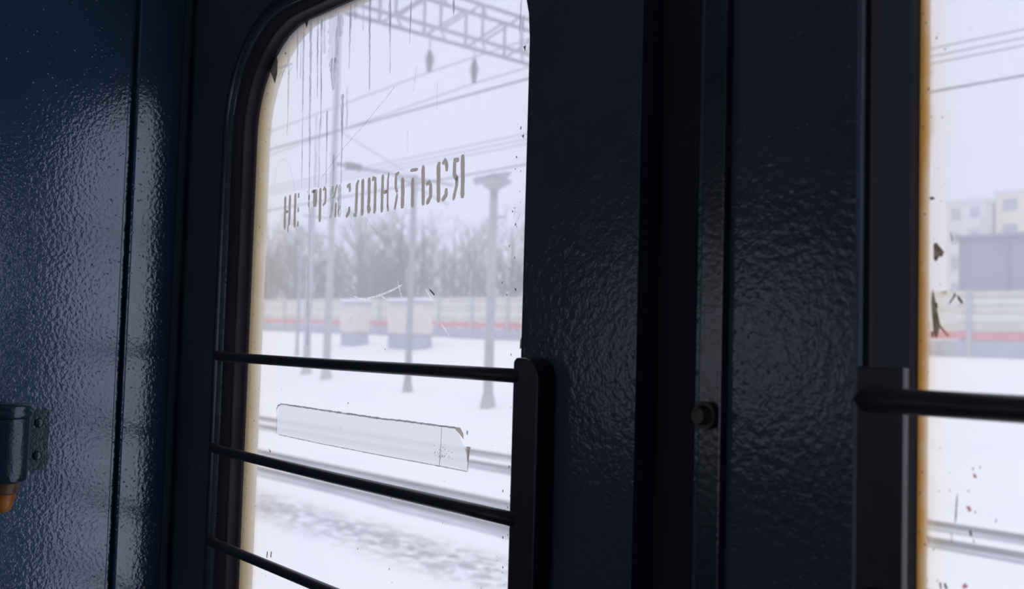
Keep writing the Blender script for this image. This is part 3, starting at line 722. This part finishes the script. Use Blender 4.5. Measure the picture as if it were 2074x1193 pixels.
mk('collar', lathe(bmesh.new(), FX, FY, [(0.0140, 1.3270), (0.0150, 1.3285), (0.0146, 1.3310), (0.0158, 1.3330), (0.0152, 1.3350), (0.0164, 1.3370), (0.0166, 1.3400)], 28), 'brass', fx, smooth=True)
mk('tip', lathe(bmesh.new(), FX, FY, [(0.0040, 1.3070), (0.0075, 1.3085), (0.0100, 1.3130), (0.0138, 1.3270)], 28), 'orange', fx, smooth=True)

# ------------------------------------------------------------------ outdoors: snow
ZR = -1.4
def ground_z(x, y):
    t = min(max((y - 20) / 25, 0), 1)
    z = ZR + 2.9 * t * t * (3 - 2 * t)
    u = min(max((y - 26) / 16, 0), 1)
    return z + u * 0.0095 * max(-10, min(90, -x - 20))
bm = bmesh.new()
ys = [-14, -6, 1.5, 4, 6, 7, 8, 9, 10, 11, 12, 13, 14, 15, 16, 17, 18, 20, 22, 23.5, 25, 26.5, 28, 29.5, 31, 33, 35, 37, 39, 41, 43, 45, 48, 54, 62, 80, 110, 160]
xs = [-260, -220, -190, -160] + [-140 + 4 * k for k in range(43)] + [50, 80, 120]
rg = random.Random(3)
grid = [[bm.verts.new((x, y, ground_z(x, y) + (rg.uniform(-0.05, 0.05) if y > 17.5 else rg.uniform(-0.012, 0.012)))) for x in xs] for y in ys]
for r0, r1 in zip(grid, grid[1:]):
    for k in range(len(xs) - 1):
        bm.faces.new((r0[k], r0[k + 1], r1[k + 1], r1[k]))
tag(mk('snowfield', bm, 'snow', smooth=True), 'snow covered ground and embankment beyond the train', kind='structure')

# tracks half buried in the snow
for yc, lab in ((10.40, 'snow covered railway track nearest to the train'), (15.30, 'snow covered railway track farther from the train, beyond the first')):
    t = thing('railway_track', (-25, yc, ZR), lab, 'railway track', 'snowy tracks beside the train')
    for s in (-0.76, 0.76):
        bm = bmesh.new()
        y = yc + s
        for a, b, c, d in ((-0.036, 0.036, 0.08, 0.12), (-0.010, 0.010, -0.02, 0.08)):
            box(bm, -150, 45, y + a, y + b, ZR + c, ZR + d)
        mk('rail', bm, 'rail', t)
        bm = bmesh.new()
        rows = []
        for k in range(98):
            x = -150 + 2 * k
            rows.append([bm.verts.new((x, y + q + rg.uniform(-0.06, 0.06), ZR + h)) for q, h in ((-0.30, 0.012), (-0.15, 0.045), (0.15, 0.045), (0.30, 0.012))])
        for a, b in zip(rows, rows[1:]):
            for q in range(3):
                bm.faces.new((a[q], a[q + 1], b[q + 1], b[q]))
        tag(mk('slush_rut', bm, 'slush', t), 'dark wet slush along the rail')

# ------------------------------------------------------------------ masts
def mast(name, x, y, top, r0, r1, label, cat, m='mast', group='poles on the snow beyond the tracks'):
    z = ground_z(x, y)
    t = thing(name, (x, y, z), label, cat, group)
    mk('post', path_tube(bmesh.new(), [(x, y, z - 0.3), (x, y, top)], [r0, r1], 12), m, t, smooth=True)
    mk('footing', path_tube(bmesh.new(), [(x, y, z - 0.3), (x, y, z + 0.25), (x, y, z + 0.5)], [r0 * 1.6, r0 * 1.35, r0 * 1.05], 10), m, t, smooth=True)
    return t
t = mast('floodlight_mast', -30.64, 25.32, 8.45, 0.21, 0.16, 'grey mast with a wide flat lamp head, beside the right edge of the lettered window', 'mast')
x, y = -30.64, 25.32
mk('lamp_platform', lathe(bmesh.new(), x, y, [(0.16, 7.75), (0.55, 8.0), (0.72, 8.1), (0.72, 8.16), (0.2, 8.2)], 14), 'mast', t)
mk('crossarm', B(x - 1.05, x + 0.95, y - 0.06, y + 0.06, 8.32, 8.42), 'mast', t)
for dx in (-0.85, -0.25, 0.4, 0.8):
    mk('floodlight', path_tube(bmesh.new(), [(x + dx, y - 0.28, 8.18), (x + dx, y - 0.1, 8.28), (x + dx, y + 0.08, 8.34)], [0.17, 0.15, 0.07], 10), 'truss', t)
mk('bracket', path_tube(bmesh.new(), [(x, y, 6.62), (x + 0.75, y, 6.62), (x + 0.8, y, 6.9)], 0.05, 8), 'mast', t)

t = mast('catenary_mast', -38.12, 26.67, 9.4, 0.17, 0.13, 'slim grey mast standing in front of the wider right hut', 'mast')
x, y = -38.12, 26.67
mk('cross_bar', path_tube(bmesh.new(), [(x, y - 0.9, 9.05), (x, y + 0.7, 9.05)], 0.06, 8), 'mast', t)

t = mast('tall_mast', -47.69, 27.98, 19.7, 0.22, 0.13, 'tallest grey mast with a long side arm and insulator', 'mast', 'mast_pale')
x, y = -47.69, 27.98
arm = [(x, y, 11.30), (x, y + 5.6, 11.20), (x, y + 8.4, 11.15)]
a = mk('arm', path_tube(bmesh.new(), arm, [0.10, 0.08, 0.07], 10), 'mast', t, smooth=True)
bm = bmesh.new()
prev = []
pts = []
rs = []
for k in range(9):
    pts.append((x, y + 0.75 + 0.13 * k, 11.30 - 0.0022 * k)); rs.append(0.24 if k % 2 else 0.15)
mk('insulator', path_tube(bm, pts, rs, 12), 'insul', a, smooth=True)
mk('stay', path_tube(bmesh.new(), [(x, y + 4.0, 11.2), (x, y + 8.1, 9.9)], 0.05, 8), 'mast', t)
mk('stay', path_tube(bmesh.new(), [(x, y + 0.2, 13.2), (x, y + 5.6, 11.2)], 0.02, 6), 'wire', t)

t = mast('slim_mast', -51.30, 28.80, 9.3, 0.22, 0.17, 'short grey mast at the left, beside the tallest mast', 'mast', 'mast_pale')
x, y = -51.30, 28.80
for zz in (8.7, 7.6):
    mk('cross_bar', path_tube(bmesh.new(), [(x, y - 0.6, zz), (x, y + 1.6, zz)], 0.05, 8), 'mast', t)
t = mast('thin_mast', -60.0, 33.0, 9.0, 0.11, 0.09, 'thin grey pole far left behind the short mast', 'pole')
mk('cross_bar', path_tube(bmesh.new(), [(-60.0, 32.2, 8.6), (-60.0, 34.2, 8.6)], 0.05, 8), 'mast', t)

# ------------------------------------------------------------------ rigid gantry across the tracks
GX = -14.0
g = thing('gantry', (GX - 0.25, 19.6, ZR), 'grey steel lattice gantry spanning over the tracks', 'gantry')
GY0, GY1, GB, GT = -3.6, 19.6, 7.10, 7.78
for xx in (GX, GX - 0.5):
    mk('bottom_chord', B(xx - 0.028, xx + 0.028, GY0, GY1, GB - 0.028, GB + 0.028), 'truss', g)
    mk('top_chord', B(xx - 0.028, xx + 0.028, GY0, GY1, GT - 0.028, GT + 0.028), 'truss', g)
y0 = 8.95 - 0.97 * 13
k = 0
vert_me = diag_me = lace_me = None
while y0 < GY1 - 0.2:
    if y0 > GY0:
        for xx in (GX, GX - 0.5):
            if vert_me is None:
                o = mk('upright', B(xx - 0.02, xx + 0.02, y0 - 0.02, y0 + 0.02, GB, GT), 'truss', g); vert_me = (o, xx, y0)
            else:
                o = bpy.data.objects.new('upright', vert_me[0].data); COL.objects.link(o); o.parent = g; o.location = (xx - vert_me[1], y0 - vert_me[2], 0)
            if y0 + 0.97 < GY1:
                if diag_me is None:
                    o = mk('diagonal', tube(bmesh.new(), (xx, y0 + 0.03, GB), (xx, y0 + 0.93, GT), 0.024, n=6), 'truss', g); diag_me = (o, xx, y0)
                else:
                    o = bpy.data.objects.new('diagonal', diag_me[0].data); COL.objects.link(o); o.parent = g; o.location = (xx - diag_me[1], y0 - diag_me[2], 0)
        for zz in (GB, GT):
            if lace_me is None:
                o = mk('lacing', tube(bmesh.new(), (GX, y0, zz), (GX - 0.5, y0 + 0.5, zz), 0.02, n=6), 'truss', g); lace_me = (o, y0, zz)
            else:
                o = bpy.data.objects.new('lacing', lace_me[0].data); COL.objects.link(o); o.parent = g; o.location = (0, y0 - lace_me[1], zz - lace_me[2])
    y0 += 0.97
for yy in (GY0, GY1):
    mk('leg', path_tube(bmesh.new(), [(GX - 0.25, yy, ZR - 0.3), (GX - 0.25, yy, GT + 0.1)], [0.24, 0.18], 12), 'mast', g, smooth=True)

# insulator strings hung under the gantry
for yy, ztop, zb, lab in ((9.70, 6.66, 6.27, 'left dark insulator string hanging under the gantry'), (10.72, 6.72, 6.28, 'right dark insulator string hanging under the gantry')):
    o = thing('insulator', (GX, yy, zb), lab, 'insulator', 'insulators under the gantry')
    mk('rod', path_tube(bmesh.new(), [(GX, yy, zb - 0.02), (GX, yy, GB - 0.03)], 0.012, 8), 'truss', o)
    h = ztop - zb
    pr = [(0.02, zb)]
    for q in range(6):
        rr = (0.05, 0.07, 0.085, 0.095, 0.085, 0.05)[q]
        pr += [(0.035, zb + h * (q + 0.1) / 6), (rr, zb + h * (q + 0.35) / 6), (rr * 0.8, zb + h * (q + 0.6) / 6), (0.035, zb + h * (q + 0.95) / 6)]
    pr.append((0.015, ztop))
    mk('discs', lathe(bmesh.new(), GX, yy, pr, 16), 'insul', o, smooth=True)

# overhead wires, all running along the tracks
def wire(label, pts, r):
    o = mk('overhead_wire', path_tube(bmesh.new(), pts, r, 6), 'wire', origin=pts[0], smooth=True)
    return tag(o, label, 'wire', 'overhead wires along the tracks')
wire('thick carrying wire crossing the lettered window above the lettering', [(-130, 10.4, 5.7), (-60, 10.4, 5.85), (-14, 10.4, 5.95), (40, 10.4, 6.0)], 0.020)
wire('contact wire, lowest and thickest wire in the right hand window', [(-130, 10.4, 4.45), (-30, 10.4, 4.46), (-5, 10.4, 4.52), (40, 10.4, 4.52)], 0.015)
for zz, yy, lab in ((6.81, 16.0, 'topmost thin wire of three in the right hand window'), (6.67, 16.0, 'middle thin wire of three in the right hand window'), (6.545, 16.0, 'lowest thin wire of three above the contact wire')):
    wire(lab, [(-120, yy, zz + 0.2), (-20, yy, zz + 0.02), (40, yy, zz)], 0.012)
wire('thin sagging wire below the left insulator', [(-40, 9.70, 5.75), (-22, 9.70, 5.98), (-14, 9.70, 6.27), (2, 9.70, 6.45), (30, 9.70, 6.6)], 0.009)
wire('thin sagging wire below the right insulator', [(-40, 10.72, 5.70), (-22, 10.72, 5.92), (-14, 10.72, 6.27), (2, 10.72, 6.4), (30, 10.72, 6.5)], 0.009)

# ------------------------------------------------------------------ long noise barrier on the embankment
FYY = 45.0
fence = thing('noise_barrier', (-60, FYY, ground_z(-60, FYY)), 'long cream slatted barrier with a red stripe and grey plinth on the embankment', 'fence')
BAY = 4.0
slats = [(0.78, 0.98, 'fence_cream'), (1.20, 1.58, 'fence_cream'), (1.62, 1.98, 'fence_cream_b'), (2.02, 2.36, 'fence_cream'), (2.40, 2.70, 'fence_cream_b'), (2.74, 3.02, 'fence_cream')]
me_cache = {}
def fence_piece(name, key, bmf, m, loc):
    if key not in me_cache:
        o = mk(name, bmf(), m, fence)
        o.data.transform(Matrix.Translation(WL[fence]))
        me_cache[key] = o.data
        o.location = Vector(loc) - WL[fence]
        return o
    return share(name, me_cache[key], loc, fence)
for k in range(29):
    x = -116 + BAY * k
    z = ground_z(x + BAY / 2, FYY)
    fence_piece('post', 'post', lambda: B(-0.13, 0.13, -0.14, 0.14, -0.4, 3.10), 'fence_post', (x, FYY, z))
    fence_piece('plinth', 'plinth', lambda: B(0.13, BAY - 0.13, -0.10, 0.10, -0.5, 0.74), 'fence_grey', (x, FYY, z))
    fence_piece('red_slat', 'red', lambda: B(0.13, BAY - 0.13, -0.09, 0.06, 0.80, 1.16), 'fence_red', (x, FYY, z))
    for q, (a, b, m_) in enumerate(slats[1:]):
        fence_piece('slat', 's%d' % q, lambda a=a, b=b: B(0.13, BAY - 0.13, -0.06 - 0.02 * (q % 2), 0.06, a, b), m_, (x, FYY, z))

# ------------------------------------------------------------------ two trackside huts
def hut(x0, x1, y, lab, door):
    zc = ground_z((x0 + x1) / 2, y)
    t = thing('trackside_hut', ((x0 + x1) / 2, y, zc), lab, 'hut', 'huts on the embankment')
    dpt = 1.1
    mk('plinth', B(x0 + 0.03, x1 - 0.03, y + 0.03, y + dpt, zc - 0.4, zc + 0.98), 'hut_base', t)
    mk('wall', B(x0, x1, y, y + dpt, zc + 0.98, zc + 3.0), 'hut', t)
    mk('trim', B(x0 - 0.02, x1 + 0.02, y - 0.03, y + dpt, zc + 0.93, zc + 1.03), 'hut_trim', t)
    mk('roof', B(x0 - 0.12, x1 + 0.12, y - 0.15, y + dpt + 0.1, zc + 3.0, zc + 3.1), 'hut_base', t)
    mk('roof_snow', B(x0 - 0.08, x1 + 0.08, y - 0.11, y + dpt + 0.06, zc + 3.1, zc + 3.32), 'snow', t, bevel=0.08)
    d_ = mk('door', B(door, door + 0.9, y - 0.04, y, zc + 0.98, zc + 2.75), 'hut', t)
    mk('handle', B(door + 0.75, door + 0.82, y - 0.08, y - 0.04, zc + 1.75, zc + 1.95), 'truss', d_)
hut(-61.03, -59.0, 37.0, 'small cream hut with snowy roof, the left of the two', -60.4)
hut(-55.1, -51.6, 37.0, 'wider cream hut with snowy roof, the right of the two', -53.3)

# ------------------------------------------------------------------ bare trees behind the barrier
def tree_meshes(seed, h):
    rt = random.Random(seed)
    tb, bb = bmesh.new(), bmesh.new()
    pts, rs = [], []
    p = Vector((0, 0, -0.3))
    n = 7
    for k in range(n + 1):
        pts.append(p.copy()); rs.append(0.16 * (1 - 0.8 * k / n) * h / 10)
        p = p + Vector((rt.uniform(-0.16, 0.16), rt.uniform(-0.16, 0.16), h * 0.86 / n))
    path_tube(tb, pts, rs, 6)
    def twig(p0, d, ln, r, depth):
        p1 = p0 + d * ln * 0.5 + Vector((rt.uniform(-.1, .1), rt.uniform(-.1, .1), rt.uniform(-.02, .12))) * ln
        p2 = p1 + d * ln * 0.5 + Vector((rt.uniform(-.12, .12), rt.uniform(-.12, .12), 0.10)) * ln
        path_tube(bb, [p0, p1, p2], [r, r * 0.7, r * 0.35], 3)
        if depth:
            for q in range(4 if depth > 1 else 3):
                u = rt.uniform(0.25, 1.0)
                b0 = p0.lerp(p1, u * 2) if u < 0.5 else p1.lerp(p2, u * 2 - 1)
                nd = (d + Vector((rt.uniform(-.9, .9), rt.uniform(-.9, .9), rt.uniform(-.2, .7)))).normalized()
                twig(b0, nd, ln * rt.uniform(0.42, 0.62), r * 0.55, depth - 1)
    for k in range(19):
        f = 0.10 + 0.86 * k / 19
        i = min(n - 1, int(f * n))
        b0 = pts[i].lerp(pts[i + 1], f * n - i)
        a = rt.uniform(0, 6.283)
        d = Vector((math.cos(a), math.sin(a), rt.uniform(0.35, 1.0))).normalized()
        twig(b0, d, h * (0.36 - 0.22 * f) * rt.uniform(0.8, 1.2), 0.055 * h / 10 * (1.2 - f), 3)
    return tb, bb
TREES = []
for s, h in ((1, 12.5), (2, 11.0), (3, 13.5), (4, 10.0)):
    tb, bb = tree_meshes(s, h)
    out = []
    for nm, b_ in (('trunk', tb), ('branches', bb)):
        me = bpy.data.meshes.new(nm); b_.to_mesh(me); b_.free()
        me.materials.append(M['bark']); out.append(me)
    TREES.append(out)
rt = random.Random(21)
spots = []
for k in range(32):
    spots.append((-116 + 2.3 * k + rt.uniform(-0.8, 0.8), rt.uniform(48.5, 53), rt.uniform(0.72, 1.10)))
for k in range(28):
    spots.append((-132 + 3.0 * k + rt.uniform(-1.2, 1.2), rt.uniform(55, 62), rt.uniform(0.75, 1.2)))
for k, (x, y, s) in enumerate(spots):
    z = ground_z(x, y)
    t = thing('bare_tree', (x, y, z), 'bare grey leafless tree in the front row right behind the cream barrier' if k < 32 else 'bare grey leafless tree farther back behind the first row of trees', 'tree', 'bare trees right behind the barrier' if k < 32 else 'bare trees farther back')
    tm, bmn = TREES[k % 4]
    rz = rt.uniform(0, 6.28)
    for nm, me in (('trunk', tm), ('branches', bmn)):
        o = bpy.data.objects.new(nm, me); COL.objects.link(o); o.parent = t
        o.scale = (s, s, s * 1.02); o.rotation_euler.z = rz

# ------------------------------------------------------------------ buildings beyond the barrier (right-hand window)
sx0, sx1, sy = -27.3, 18.0, 60.0
zc = ground_z(-20, sy)
sh = thing('grey_shed', ((sx0 + sx1) / 2, sy, zc), 'long plain grey shed right behind the barrier', 'building')
k = 0
me0 = None
x = sx0
while x < sx1 - 0.1:
    if me0 is None:
        o = mk('wall_panel', B(x + 0.02, x + 2.98, sy, sy + 0.3, zc - 1, 8.70), 'shed', sh); me0 = (o, x)
    else:
        o = bpy.data.objects.new('wall_panel', me0[0].data); COL.objects.link(o); o.parent = sh; o.location = (x - me0[1], 0.03 * (k % 2), 0)
    x += 3.0; k += 1
mk('body', B(sx0 + 0.1, x - 0.1, sy + 0.25, sy + 11.9, zc - 1, 8.65), 'shed', sh)
mk('eaves', B(sx0 - 0.2, x + 0.2, sy - 0.25, sy + 12, 8.70, 8.92), 'shed', sh)

def flats(x0, x1, y, ztop, m, lab, nfl, bay):
    zc = ground_z(x0, y)
    t = thing('apartment_block', ((x0 + x1) / 2, y, zc), lab, 'building', 'flats beyond the barrier')
    mk('walls', B(x0, x1, y, y + 12, zc - 1, ztop), m, t)
    mk('parapet', B(x0 - 0.15, x1 + 0.15, y - 0.15, y + 12.1, ztop, ztop + 0.45), 'flats_grey', t)
    n = int((x1 - x0) / bay)
    wme = None
    for f in range(nfl):
        for q in range(n):
            xx, zz = x0 + bay * (q + 0.25), ztop - 1.9 - 2.8 * f
            if wme is None:
                o = mk('window', B(xx, xx + bay * 0.5, y - 0.02, y + 0.12, zz, zz + 1.4), 'flats_glass', t); wme = (o, xx, zz)
            else:
                o = bpy.data.objects.new('window', wme[0].data); COL.objects.link(o); o.parent = t; o.location = (xx - wme[1], 0, zz - wme[2])
            if (q + f) % 3 == 1:
                mk('balcony', B(xx - 0.3, xx + bay * 0.7, y - 0.9, y - 0.02, zz - 1.0, zz + 0.05), 'flats_grey', t)
    return t
flats(-51.2, -46.9, 110.0, 18.7, 'flats_grey', 'pale grey block of flats at the left of the right hand window', 4, 2.1)
flats(-46.7, -20.0, 112.0, 19.6, 'flats_cream', 'cream yellow block of flats behind the grey shed', 4, 3.2)
